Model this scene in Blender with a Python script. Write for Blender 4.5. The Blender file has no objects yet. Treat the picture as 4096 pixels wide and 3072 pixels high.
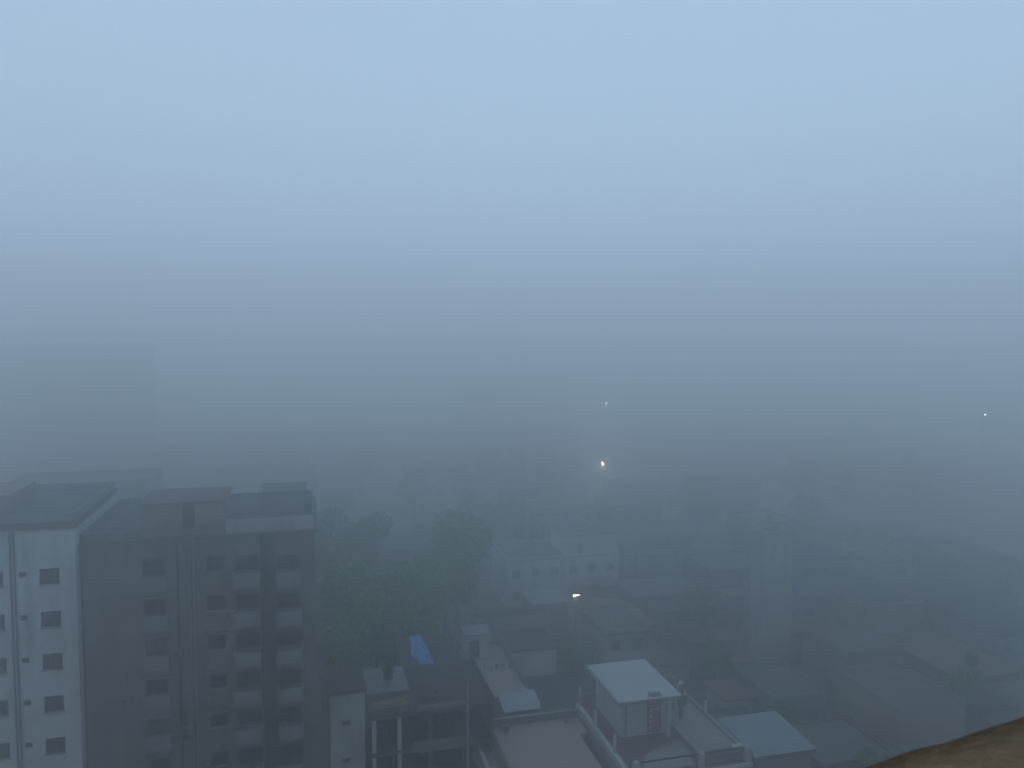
import bpy, math, random
from mathutils import Vector
random.seed(11)
R = math.radians
sc = bpy.context.scene
col = sc.collection

# ------------------------------------------------------------------ camera
cam_d = bpy.data.cameras.new("camera")
cam = bpy.data.objects.new("camera", cam_d); col.objects.link(cam)
cam.location = (0, 0, 42)
cam.rotation_euler = (R(90 - 3.609), 0, R(-14.4))
cam_d.sensor_width = 36; cam_d.lens = 28.25
cam_d.clip_start = 0.05; cam_d.clip_end = 9000
cam_d.dof.use_dof = True; cam_d.dof.focus_distance = 70; cam_d.dof.aperture_fstop = 8
sc.camera = cam

# ------------------------------------------------------------------ sky
SUN_EL, SUN_AZ = 4.0, 215.0      # low, behind the camera, hidden by fog
w = bpy.data.worlds.new("World"); sc.world = w; w.use_nodes = True
wn = w.node_tree.nodes; wl = w.node_tree.links
bg = wn["Background"]
sky = wn.new("ShaderNodeTexSky"); sky.sky_type = 'NISHITA'; sky.sun_disc = False
sky.sun_elevation = R(SUN_EL); sky.sun_rotation = R(SUN_AZ)
sky.air_density = 1.0; sky.dust_density = 2.0; sky.ozone_density = 2.0
hs = wn.new("ShaderNodeMix"); hs.data_type = 'RGBA'; hs.inputs[0].default_value = 0.75
wl.new(sky.outputs[0], hs.inputs[6])
hs.inputs[7].default_value = (4.0, 5.4, 7.15, 1)     # even overcast grey-blue veil
wl.new(hs.outputs[2], bg.inputs[0])
bg.inputs[1].default_value = 0.132
sun_d = bpy.data.lights.new("sun", 'SUN'); sun_d.energy = 0.12; sun_d.angle = R(40)
sun_d.color = (1, .95, .9)
sun = bpy.data.objects.new("sun", sun_d); col.objects.link(sun)
sun.rotation_euler = (R(90 - 25), 0, R(180 - SUN_AZ)); sun.location = (60, 40, 90)

# ------------------------------------------------------------------ render
sc.view_settings.view_transform = 'Standard'; sc.view_settings.look = 'None'
sc.view_settings.exposure = 0.0; sc.view_settings.gamma = 1
sc.cycles.use_denoising = True; sc.cycles.use_adaptive_sampling = True; sc.cycles.adaptive_threshold = .02; sc.cycles.adaptive_min_samples = 48
sc.cycles.max_bounces = 13; sc.cycles.diffuse_bounces = 2; sc.cycles.glossy_bounces = 2
sc.cycles.volume_bounces = 11; sc.cycles.transparent_max_bounces = 8
sc.cycles.sample_clamp_indirect = 4

FOG_DENSITY = 0.0125
FOG_TOP = 63.0

# ------------------------------------------------------------------ materials
ORD = 'first second third fourth fifth sixth seventh eighth ninth tenth eleventh twelfth thirteenth fourteenth fifteenth sixteenth'.split()
ORD += [f'{k}th' for k in range(17, 121)]
ALBEDO_SCALE = 0.64      # one even factor that darkens base colours and tints
def mat(name, c, rough=.85, var=.25, scale=.6, streak=0.0, tint=None, spec=.25, bump=0.0, metal=0.0):
    """Base colour broken up by large blotches, fine grain and, on walls, drip streaks (all evenly darkened)."""
    c = tuple(v * ALBEDO_SCALE for v in c); tint = tuple(v * ALBEDO_SCALE for v in tint) if tint else None
    m = bpy.data.materials.new(name); m.use_nodes = True
    n = m.node_tree.nodes; l = m.node_tree.links; b = n["Principled BSDF"]
    b.inputs["Roughness"].default_value = rough; b.inputs["Metallic"].default_value = metal
    b.inputs["Specular IOR Level"].default_value = spec
    g = n.new("ShaderNodeNewGeometry")
    nz = n.new("ShaderNodeTexNoise"); nz.inputs["Scale"].default_value = scale
    nz.inputs["Detail"].default_value = 6; nz.inputs["Roughness"].default_value = .62
    l.new(g.outputs["Position"], nz.inputs["Vector"])
    ra = n.new("ShaderNodeValToRGB")
    ra.color_ramp.elements[0].position = .3; ra.color_ramp.elements[1].position = .72
    t = tint or tuple(v * .55 for v in c)
    lo = tuple(c[i] * (1 - var) + t[i] * var for i in range(3))
    lo2 = tuple(c[i] * (1 - 2 * var) + t[i] * 2 * var for i in range(3)) if var <= .5 else t
    ra.color_ramp.elements[0].color = (*lo2, 1); ra.color_ramp.elements[1].color = (*[v * (1 + var * .25) for v in c], 1)
    l.new(nz.outputs["Fac"], ra.inputs[0])
    out = ra.outputs[0]
    if streak:
        mp = n.new("ShaderNodeMapping"); mp.inputs["Scale"].default_value = (1.1, 1.1, .16)
        l.new(g.outputs["Position"], mp.inputs[0])
        n2 = n.new("ShaderNodeTexNoise"); n2.inputs["Scale"].default_value = 1.0; n2.inputs["Detail"].default_value = 5
        n2.inputs["Roughness"].default_value = .6
        l.new(mp.outputs[0], n2.inputs["Vector"])
        r2 = n.new("ShaderNodeValToRGB"); r2.color_ramp.elements[0].position = .47; r2.color_ramp.elements[1].position = .75
        l.new(n2.outputs["Fac"], r2.inputs[0])
        mx = n.new("ShaderNodeMix"); mx.data_type = 'RGBA'; mx.blend_type = 'MIX'
        ml = n.new("ShaderNodeMath"); ml.operation = 'MULTIPLY'; ml.inputs[1].default_value = streak
        l.new(r2.outputs[0], ml.inputs[0]); l.new(ml.outputs[0], mx.inputs[0])
        l.new(out, mx.inputs[6]); mx.inputs[7].default_value = (*[v * .45 for v in t], 1)
        out = mx.outputs[2]
    l.new(out, b.inputs["Base Color"])
    if bump:
        n3 = n.new("ShaderNodeTexNoise"); n3.inputs["Scale"].default_value = scale * 14; n3.inputs["Detail"].default_value = 4
        l.new(g.outputs["Position"], n3.inputs["Vector"])
        bp = n.new("ShaderNodeBump"); bp.inputs["Strength"].default_value = bump; bp.inputs["Distance"].default_value = .05
        l.new(n3.outputs["Fac"], bp.inputs["Height"]); l.new(bp.outputs[0], b.inputs["Normal"])
    return m

def emit(name, c, s):
    m = bpy.data.materials.new(name); m.use_nodes = True
    b = m.node_tree.nodes["Principled BSDF"]; b.inputs["Base Color"].default_value = (*c, 1)
    b.inputs["Emission Color"].default_value = (*c, 1); b.inputs["Emission Strength"].default_value = s
    return m

M = dict(
    ground=mat("ground_soil", (.19, .185, .17), .95, .35, .05, tint=(.09, .10, .075)),
    white=mat("white_wash", (.72, .74, .74), .85, .2, .4, streak=.5, tint=(.36, .36, .34)),
    pale=mat("pale_plaster", (.42, .43, .42), .88, .2, .4, streak=.4, tint=(.22, .22, .2)),
    grey=mat("grey_cement", (.26, .255, .245), .9, .36, .3, streak=.6, tint=(.10, .095, .088)),
    lgrey=mat("light_cement", (.30, .31, .31), .9, .22, .4, streak=.35, tint=(.17, .17, .16)),
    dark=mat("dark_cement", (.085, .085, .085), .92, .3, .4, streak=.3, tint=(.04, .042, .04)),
    buff=mat("buff_plaster", (.34, .29, .24), .9, .25, .4, streak=.35, tint=(.2, .16, .13)),
    rose=mat("rose_plaster", (.30, .22, .20), .9, .25, .4, streak=.35, tint=(.17, .11, .1)),
    teal=mat("sea_green_plaster", (.22, .30, .27), .9, .25, .4, streak=.35, tint=(.12, .16, .14)),
    tower=mat("stained_plaster", (.50, .51, .50), .9, .3, .8, streak=.7, tint=(.17, .17, .15)),
    terrace=mat("terrace_concrete", (.38, .38, .35), .9, .25, .45, tint=(.2, .18, .17), bump=.2),
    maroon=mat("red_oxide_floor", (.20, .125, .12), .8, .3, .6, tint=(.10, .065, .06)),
    pink=mat("pinkish_screed", (.42, .365, .34), .9, .16, .25, tint=(.2, .17, .16), bump=.2),
    brown=mat("brown_parapet", (.17, .115, .09), .9, .3, .9, tint=(.07, .055, .05)),
    mossy=mat("mossy_parapet", (.085, .10, .085), .92, .3, .9, tint=(.04, .05, .04)),
    roofdark=mat("old_bitumen", (.055, .055, .055), .92, .35, .4, tint=(.03, .032, .03)),
    roofgrey=mat("roof_cement", (.15, .15, .145), .92, .3, .3, tint=(.07, .075, .065)),
    rooflight=mat("roof_lime", (.56, .60, .61), .85, .12, .3, tint=(.33, .36, .36)),
    fascia=mat("yellowed_fascia", (.34, .33, .24), .9, .25, 1.2, tint=(.2, .18, .12)),
    tin=mat("galvanised_tin", (.40, .44, .48), .5, .18, .5, tint=(.24, .26, .28), spec=.5),
    tinblue=mat("bluish_tin", (.30, .345, .385), .5, .18, .4, tint=(.18, .22, .25), spec=.5),
    rust=mat("rusty_tin", (.19, .12, .09), .8, .35, .8, tint=(.08, .05, .04)),
    glass=mat("window_glass", (.022, .024, .026), .25, .3, .8, spec=.4),
    glass_brown=mat("brown_glass", (.045, .032, .03), .3, .3, .8, spec=.4),
    glass_green=mat("green_glass", (.03, .042, .036), .3, .3, .8, spec=.4),
    curtain=mat("curtained_glass", (.11, .10, .095), .5, .3, 1.5, spec=.4),
    ac=mat("ac_casing", (.24, .24, .235), .6, .2, 1.5),
    brick=mat("loose_brick", (.23, .10, .07), .9, .3, 2),
    bamboo=mat("bamboo_prop", (.26, .21, .13), .8, .3, 2),
    frame=mat("window_frame", (.09, .085, .08), .7, .2, 3),
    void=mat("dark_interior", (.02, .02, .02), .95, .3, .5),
    sill=mat("pinkish_sill", (.40, .36, .34), .9, .2, 1),
    pipe=mat("pvc_pipe", (.33, .34, .34), .6, .2, 1),
    iron=mat("dark_iron", (.05, .045, .045), .7, .3, 3, tint=(.06, .03, .02)),
    ladder=mat("rusty_ladder", (.26, .12, .09), .8, .3, 3, tint=(.13, .06, .05)),
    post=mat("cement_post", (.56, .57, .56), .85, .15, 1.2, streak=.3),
    tarp=mat("blue_tarpaulin", (.05, .25, .62), .55, .2, .9, tint=(.03, .18, .5), spec=.4),
    tank=mat("blue_tank", (.17, .22, .36), .5, .15, .8, spec=.4),
    tankblack=mat("black_tank", (.03, .03, .033), .5, .15, .8, spec=.4),
    lid=mat("green_panel", (.15, .20, .18), .7, .25, 1.5),
    cloth=mat("washing", (.55, .55, .57), .9, .1, 2),
    cloth_red=mat("red_washing", (.26, .09, .09), .9, .1, 2),
    bark=mat("bark", (.06, .048, .038), .95, .3, 3),
    ledge=mat("ledge_rust_moss", (.56, .32, .16), .95, .4, 3.2, tint=(.24, .19, .11), bump=.3),
    rail=mat("weathered_rail", (.30, .21, .19), .8, .3, 2),
    lamp_pole=mat("lamp_pole", (.12, .12, .12), .6, .2, 1),
    lamp=emit("lamp_light", (1, .96, .86), 36),
    tube=emit("tube_light", (1, .99, .95), 9),
    farlamp=emit("far_lamp_light", (1, .95, .85), 26),
)
def leafmat(name, c, c2):
    m = bpy.data.materials.new(name); m.use_nodes = True
    n = m.node_tree.nodes; l = m.node_tree.links; b = n["Principled BSDF"]
    b.inputs["Roughness"].default_value = .7; b.inputs["Specular IOR Level"].default_value = .2
    g = n.new("ShaderNodeNewGeometry"); nz = n.new("ShaderNodeTexNoise"); nz.inputs["Scale"].default_value = .35
    nz.inputs["Detail"].default_value = 3
    l.new(g.outputs["Position"], nz.inputs["Vector"])
    ra = n.new("ShaderNodeValToRGB"); ra.color_ramp.elements[0].position = .35; ra.color_ramp.elements[1].position = .65
    ra.color_ramp.elements[0].color = (*c, 1); ra.color_ramp.elements[1].color = (*c2, 1)
    l.new(nz.outputs["Fac"], ra.inputs[0]); l.new(ra.outputs[0], b.inputs["Base Color"])
    return m
LEAF = [leafmat("leaf_dark", (.045, .085, .02), (.085, .14, .03)),
        leafmat("leaf_mid", (.065, .12, .025), (.13, .19, .04)),
        leafmat("leaf_yellow", (.16, .17, .03), (.26, .23, .06))]

# ------------------------------------------------------------------ helpers
def tag(o, label=None, cat=None, group=None, kind=None):
    if label: o["label"] = label
    if cat: o["category"] = cat
    if group: o["group"] = group
    if kind: o["kind"] = kind
    return o
def empty(name, loc, label=None, cat=None, group=None, rz=0):
    o = bpy.data.objects.new(name, None); col.objects.link(o)
    o.location = loc; o.rotation_euler = (0, 0, rz); o.empty_display_size = .5
    return tag(o, label, cat, group)
class MB:
    def __init__(s): s.v = []; s.f = []
    def quad(s, a, b, c, d):
        i = len(s.v); s.v += [tuple(a), tuple(b), tuple(c), tuple(d)]; s.f.append((i, i+1, i+2, i+3)); return s
    def box(s, x0, x1, y0, y1, z0, z1):
        i = len(s.v)
        s.v += [(x0,y0,z0),(x1,y0,z0),(x1,y1,z0),(x0,y1,z0),(x0,y0,z1),(x1,y0,z1),(x1,y1,z1),(x0,y1,z1)]
        s.f += [(i,i+3,i+2,i+1),(i+4,i+5,i+6,i+7),(i,i+1,i+5,i+4),(i+1,i+2,i+6,i+5),(i+2,i+3,i+7,i+6),(i+3,i,i+4,i+7)]
        return s
    def prism(s, pts, z0, z1):
        i = len(s.v); n = len(pts)
        s.v += [(x, y, z0) for x, y in pts] + [(x, y, z1) for x, y in pts]
        s.f.append(tuple(range(i+n-1, i-1, -1))); s.f.append(tuple(range(i+n, i+2*n)))
        for k in range(n):
            j = (k+1) % n; s.f.append((i+k, i+j, i+n+j, i+n+k))
        return s
    def tube(s, a, b, r0, r1=None, n=8):
        r1 = r0 if r1 is None else r1
        a, b = Vector(a), Vector(b); d = (b-a).normalized()
        u = d.cross(Vector((0, 0, 1)) if abs(d.z) < .9 else Vector((1, 0, 0))).normalized(); w_ = d.cross(u)
        i = len(s.v)
        for p, r in ((a, r0), (b, r1)):
            for k in range(n):
                t = 2*math.pi*k/n; s.v.append(tuple(p + (u*math.cos(t) + w_*math.sin(t))*r))
        for k in range(n):
            j = (k+1) % n; s.f.append((i+k, i+j, i+n+j, i+n+k))
        s.f.append(tuple(range(i+n-1, i-1, -1))); s.f.append(tuple(range(i+n, i+2*n)))
        return s
    def facade(s, o, u, length, z0, z1, holes, depth, inn):
        """Wall plane from o along u with real openings and reveals going in by depth."""
        us = sorted({0, length, *[h[0] for h in holes], *[h[1] for h in holes]})
        zs = sorted({z0, z1, *[h[2] for h in holes], *[h[3] for h in holes]})
        P = lambda t, z, d=0: (o[0]+u[0]*t+inn[0]*d, o[1]+u[1]*t+inn[1]*d, z)
        for a, b in zip(us, us[1:]):
            for c, d in zip(zs, zs[1:]):
                m, q = (a+b)/2, (c+d)/2
                if any(h[0] < m < h[1] and h[2] < q < h[3] for h in holes): continue
                s.quad(P(a, c), P(b, c), P(b, d), P(a, d))
        for h in holes:
            a, b, c, d = h[:4]
            s.quad(P(a,c), P(a,d), P(a,d,depth), P(a,c,depth)); s.quad(P(b,c), P(b,d), P(b,d,depth), P(b,c,depth))
            s.quad(P(a,c), P(b,c), P(b,c,depth), P(a,c,depth)); s.quad(P(a,d), P(b,d), P(b,d,depth), P(a,d,depth))
        return s
    def mesh(s, name, m):
        me = bpy.data.meshes.new(name); me.from_pydata(s.v, [], s.f); me.materials.append(m); return me
    def build(s, name, m, parent=None, origin=True):
        """origin=True: vertices are world coordinates, moved into the parent's frame."""
        if parent is not None and origin:
            l = parent.location
            q = parent
            off = Vector((0, 0, 0))
            while q is not None:
                off += q.location; q = q.parent
            s.v = [(x-off.x, y-off.y, z-off.z) for x, y, z in s.v]
        me = s.mesh(name, m)
        o = bpy.data.objects.new(name, me); col.objects.link(o)
        if parent is not None: o.parent = parent
        return o
def box(name, m, parent, *b): return MB().box(*b).build(name, m, parent)
def link(name, me, parent, loc=(0,0,0), rz=0):
    o = bpy.data.objects.new(name, me); col.objects.link(o); o.parent = parent; o.location = loc; o.rotation_euler = (0,0,rz); return o

# window kit: local x along the wall, -y outwards, origin at the opening's centre on the wall plane
_wc = {}; WR = random.Random(6)
def window(parent, wx, wy, wz, w_, h, rz=0, shade=False, sill=True, grille=False, name="window", glassm="glass"):
    if glassm == 'glass': glassm = WR.choice(['glass', 'glass', 'glass_brown', 'glass_brown', 'glass_green', 'glass', 'curtain'])
    key = (round(w_,2), round(h,2), shade, sill, grille, glassm)
    if key not in _wc:
        a, b = w_/2, h/2
        fr = MB(); t = .06
        fr.box(-a, a, .08, .15, -b, -b+t).box(-a, a, .08, .15, b-t, b).box(-a, -a+t, .08, .15, -b+t, b-t).box(a-t, a, .08, .15, -b+t, b-t)
        fr.box(-t/2, t/2, .082, .148, -b+t, b-t)
        if w_ > 1.5: fr.box(-a/2-t/2, -a/2+t/2, .084, .146, -b+t, b-t).box(a/2-t/2, a/2+t/2, .084, .146, -b+t, b-t)
        d = dict(frame=fr.mesh("window", M['frame']), pane=MB().box(-a, a, .17, .19, -b, b).mesh("pane", M[glassm]))
        if sill: d['sill'] = MB().box(-a-.08, a+.08, -.1, .07, -b-.09, -b+.004).mesh("sill", M['sill'])
        if shade: d['shade'] = MB().box(-a-.25, a+.25, -.5, -.004, b+.16, b+.25).mesh("sunshade", M['grey'])
        if grille:
            g = MB()
            k = -a+.15
            while k < a-.05: g.box(k-.012, k+.012, .02, .044, -b, b); k += .16
            d['grille'] = g.mesh("grille", M['iron'])
        _wc[key] = d
    d = _wc[key]; L = parent.location
    o = link(name, d['frame'], parent, (wx-L.x, wy-L.y, wz-L.z), rz)
    for k in ('pane', 'sill', 'grille'):
        if k in d: link(k, d[k], o)
    if shade: link("sunshade", d['shade'], o)
    return o

FOOT = [(35, 44, 56, 67), (22, 34, 53, 68)]
def house(name, x0, x1, y0, y1, h, label, cat="house", group=None, wall='grey', roof='roofgrey', fl=None, win=True, side=True,
          par=.7, parm=None, skip=(), room=None, tank=None, over=.0, z0=0.0, win_w=1.2, door=False, wsp=3.0):
    """Flat-roofed masonry house: walls with real window openings, roof slab, parapet, optional roof room and tank."""
    e = empty(name, ((x0+x1)/2, (y0+y1)/2, z0), label, cat, group); FOOT.append((x0, x1, y0, y1))
    nf = fl or max(1, int((h-z0)/2.9)); fh = (h-z0)/nf
    hf, hs_ = [], []
    if win:
        n = max(1, int((x1-x0)/wsp)); st = (x1-x0)/n
        for f in range(nf):
            for k in range(n):
                if random.random() < .15: continue
                c = st*(k+.5); zc = z0+fh*f+1.55
                hf.append((c-win_w/2, c+win_w/2, zc-.6, zc+.6))
        if side:
            n = max(1, int((y1-y0)/3.6)); st = (y1-y0)/n
            for f in range(nf):
                for k in range(n):
                    if random.random() < .35: continue
                    c = st*(k+.5); zc = z0+fh*f+1.55
                    hs_.append((c-.5, c+.5, zc-.55, zc+.55))
    seen_left = (x0+x1)/2 > 0
    mb = MB()
    mb.facade((x0, y0), (1, 0), x1-x0, z0, h, hf, .2, (0, 1))
    if seen_left:
        mb.facade((x0, y1), (0, -1), y1-y0, z0, h, hs_, .2, (1, 0)); mb.quad((x1,y0,z0),(x1,y1,z0),(x1,y1,h),(x1,y0,h))
    else:
        mb.facade((x1, y0), (0, 1), y1-y0, z0, h, hs_, .2, (-1, 0)); mb.quad((x0,y0,z0),(x0,y1,z0),(x0,y1,h),(x0,y0,h))
    mb.quad((x0,y1,z0),(x1,y1,z0),(x1,y1,h),(x0,y1,h))
    mb.build("wall", M[wall], e)
    for hh in hf: window(e, x0+(hh[0]+hh[1])/2, y0, (hh[2]+hh[3])/2, win_w, 1.2, 0, shade=random.random() < .5)
    for hh in hs_:
        c = (hh[0]+hh[1])/2
        if seen_left: window(e, x0, y1-c, (hh[2]+hh[3])/2, 1.0, 1.1, R(-90))
        else: window(e, x1, y0+c, (hh[2]+hh[3])/2, 1.0, 1.1, R(90))
    rf = box("roof", M[roof], e, x0-over, x1+over, y0-over, y1+over, h, h+.16)
    if par:
        t = .14; z = h+.162; pm = M[parm or wall]; q = MB()
        q.box(x0, x1, y0, y0+t, z, z+par).box(x0, x1, y1-t, y1, z, z+par).box(x0, x0+t, y0+t, y1-t, z, z+par).box(x1-t, x1, y0+t, y1-t, z, z+par)
        q.build("parapet", pm, e)
    if room:
        a, b, c, d, rh, rm = room
        q = MB(); q.facade((a, c), (1, 0), b-a, h+.162, h+rh, [(.3*(b-a)-.45, .3*(b-a)+.45, h+.2, h+2.05)], .2, (0, 1))
        q.quad((a,c,h+.162),(a,d,h+.162),(a,d,h+rh),(a,c,h+rh)).quad((b,c,h+.162),(b,d,h+.162),(b,d,h+rh),(b,c,h+rh)).quad((a,d,h+.162),(b,d,h+.162),(b,d,h+rh),(a,d,h+rh))
        r = q.build("roof_room", M[rm], e)
        MB().box(a-.25, b+.25, c-.3, d+.25, h+rh, h+rh+.14).build("room_roof", M['roofgrey'], r)
        MB().box(a+.3*(b-a)-.45, a+.3*(b-a)+.45, c+.19, c+.21, h+.2, h+2.05).build("door", M['void'], r)
    if tank:
        a, b, mm = tank
        t = MB(); t.tube((a, b, h+.17), (a, b, h+1.5), .62, .62, 14); t.tube((a, b, h+1.5), (a, b, h+1.75), .62, .25, 14)
        t.build("water_tank", M[mm], e)
    return e

# ------------------------------------------------------------------ ground
g = MB()
g.quad((-4000, -600, 0), (4000, -600, 0), (4000, 6000, 0), (-4000, 6000, 0))
tag(g.build("ground", M['ground']), kind="structure")

# ------------------------------------------------------------------ white apartment block (left edge)
def white_block():
    x0, x1, y0, y1, H = -34.0, -16.3, 63.0, 76.0, 28.1
    e = empty("apartment_block", ((x0+x1)/2, (y0+y1)/2, 0), "white plastered apartment block at the left edge with one column of square windows", "building")
    P = 3.12; base = 12.15
    rows = [base + P*k for k in range(-3, 5)]
    holes = []; wins = []
    for z in rows:
        holes.append((-18.66-x0, -17.36-x0, z-.58, z+.58)); wins.append((-18.01, z, 1.3, 1.16))
    for k, z in enumerate(rows):
        holes.append((-19.98-x0, -19.5-x0, z+.05, z+.45)); wins.append((-19.74, z+.25, .48, .4))
        holes.append((-22.0-x0, -20.95-x0, z-.5, z+.6)); wins.append((-21.475, z+.05, 1.05, 1.1))
        for xx in (-25.0, -28.5, -31.5):
            holes.append((xx-.6-x0, xx+.6-x0, z-.55, z+.55)); wins.append((xx, z, 1.2, 1.1))
    m = MB(); m.facade((x0, y0), (1, 0), x1-x0, 0, H, holes, .2, (0, 1))
    m.quad((x0,y0,0),(x0,y1,0),(x0,y1,H),(x0,y0,H)).quad((x1,y0,0),(x1,y1,0),(x1,y1,H),(x1,y0,H)).quad((x0,y1,0),(x1,y1,0),(x1,y1,H),(x0,y1,H))
    m.build("wall", M['white'], e)
    for wx, wz, ww, wh in wins: window(e, wx, y0, wz, ww, wh, grille=(abs(wx+18.01) < .1), sill=ww > .6)
    box("cornice", M['brown'], e, x0-.15, x1+.15, y0-.18, y1+.15, H, H+.4)
    box("roof", M['roofgrey'], e, x0, x1, y0, y1, H+.402, H+.5)
    q = MB(); z = H+.502
    q.box(x0, x1, y0, y0+.15, z, z+.5).box(x1-.15, x1, y0+.15, y1, z, z+.5).box(x0, x0+.15, y0+.15, y1, z, z+.5).box(x0+.15, x1-.15, y1-.15, y1, z, z+.5)
    q.build("parapet", M['lgrey'], e)
    for xx in (-20.45, -20.2): MB().tube((xx, y0-.09, 0), (xx, y0-.09, H-.1), .055).build("drain_pipe", M['grey'], e)
    for (ax, az) in ((-22.9, 17.6), (-22.9, 11.3)):
        a = box("air_conditioner", M['ac'], e, ax-.4, ax+.4, y0-.42, y0-.06, az-.3, az+.28)
        f = MB(); f.tube((ax-.1, y0-.421, az), (ax-.1, y0-.435, az), .21, .21, 14); f.build("fan_grille", M['iron'], a)
    box("roof_room", M['buff'], e, -27, -21.6, 67, 73, H+.502, H+1.8)
white_block()

# ------------------------------------------------------------------ grey apartment block with balconies
def grey_block():
    x0, x1, y0, y1, H = -16.15, .45, 64.0, 77.0, 26.55
    e = empty("apartment_block", ((x0+x1)/2, (y0+y1)/2, 0), "dark grey apartment block with rows of balconies right of the white one", "building")
    P = 3.06
    zs = [18.35 + P*k for k in range(-5, 3)]          # window centre heights
    hA = [(-12.0-x0, -10.5-x0, z-.62, z+.62) for z in zs]
    hB = [(-7.55-x0, -6.3-x0, z-.58, z+.58) for z in zs]
    xr = -3.65                                           # recess begins
    hC = [(-5.5-x0, -3.75-x0, z-.25, z+.95) for z in [q-.45 for q in zs]]
    m = MB()
    m.facade((x0, y0), (1, 0), xr-x0, 0, H, hA+hB+hC, .22, (0, 1))
    # recess between the balcony stacks
    m.quad((xr,y0,0),(xr,y0+1.1,0),(xr,y0+1.1,H),(xr,y0,H)).quad((xr,y0+1.1,0),(-2.45,y0+1.1,0),(-2.45,y0+1.1,H),(xr,y0+1.1,H)).quad((-2.45,y0,0),(-2.45,y0+1.1,0),(-2.45,y0+1.1,H),(-2.45,y0,H))
    hD = [(.05, 1.75, z-.25, z+.95) for z in [q-.6 for q in zs]]
    m.facade((-2.45, y0), (1, 0), x1+2.45, 0, H, hD, .22, (0, 1))
    m.quad((x0,y0,0),(x0,y1,0),(x0,y1,H),(x0,y0,H)).quad((x1,y0,0),(x1,y1,0),(x1,y1,H),(x1,y0,H)).quad((x0,y1,0),(x1,y1,0),(x1,y1,H),(x0,y1,H))
    m.build("wall", M['grey'], e)
    for z in zs:
        window(e, -11.25, y0, z, 1.5, 1.24, shade=True, sill=False)
        window(e, -6.925, y0, z, 1.25, 1.16, shade=True)
        zc = z-.45+.35; window(e, -4.625, y0, zc, 1.75, 1.2, sill=False, name="balcony_door", glassm='void')
        zd = z-.6+.35; window(e, -1.55, y0, zd, 1.7, 1.2, sill=False, name="balcony_door", glassm='void')
        # lighter bay panel under window A, projecting planter ledge
        box("window_ledge", M['lgrey'], e, -12.15, -10.35, y0-.3, y0-.003, z-1.72, z-.66)
        for (a, b, zz) in ((-5.65, -3.66, z-.45), (-2.44, -.6, z-.6)):
            q = MB(); t = zz-.28
            q.box(a, b, y0-.75, y0-.65, t-1.0, t).box(a, a+.1, y0-.65, y0-.003, t-1.0, t).box(b-.1, b, y0-.65, y0-.003, t-1.0, t).box(a, b, y0-.75, y0-.003, t-1.12, t-1.003)
            q.build("balcony", M['lgrey'], e)
    for k in range(8):
        zb = 18.35 + P*(k-5) - 1.95
        box("floor_band", M['grey'], e, x0, xr-.01, y0-.035, y0-.002, zb, zb+.16)
    for (ax, az) in ((-9.75, 17.9), (-9.1, 11.8), (-13.4, 14.6), (-5.95, 20.6), (-7.95, 8.9)):
        a = box("air_conditioner", M['ac'], e, ax-.4, ax+.4, y0-.42, y0-.06, az-.3, az+.28)
        f = MB(); f.tube((ax-.1, y0-.421, az), (ax-.1, y0-.435, az), .21, .21, 14); f.build("fan_grille", M['iron'], a)
        box("bracket", M['iron'], a, ax-.42, ax+.42, y0-.44, y0-.005, az-.345, az-.303)
    for xx in (-8.75, -8.45): MB().tube((xx, y0-.1, 0), (xx, y0-.1, H), .06).build("drain_pipe", M['pipe'], e)
    MB().tube((-9.6, y0-.1, 0), (-9.6, y0-.1, H), .06).build("drain_pipe", M['dark'], e)
    box("roof", M['roofgrey'], e, x0-.1, x1+.25, y0-.45, y1+.1, H, H+.18)
    q = MB(); z = H+.182
    q.box(x0, -6.2, y0, y0+.15, z, z+.55).box(x1-.15, x1, y0+.15, y1, z, z+.9).box(x0, x0+.15, y0+.15, y1, z, z+.6).box(x0+.15, x1-.15, y1-.15, y1, z, z+.6)
    q.build("parapet", M['grey'], e)
    box("front_parapet", M['pale'], e, -6.1, x1, y0-.003, y0+.15, z, z+1.05)
    rr = box("roof_room", M['buff'], e, -12.4, -6.6, 67.0, 72.5, z, z+1.9)
    box("room_roof", M['brown'], rr, -12.7, -6.3, 66.7, 72.8, z+1.9, z+2.05)
    box("door", M['void'], rr, -9.6, -8.7, 66.97, 66.998, z, z+1.8)
    rr = box("lift_room", M['lgrey'], e, -3.6, -.3, 70.5, 74.5, z, z+1.7)
    box("room_roof", M['roofgrey'], rr, -3.8, -.1, 70.3, 74.7, z+1.7, z+1.84)
grey_block()

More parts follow.
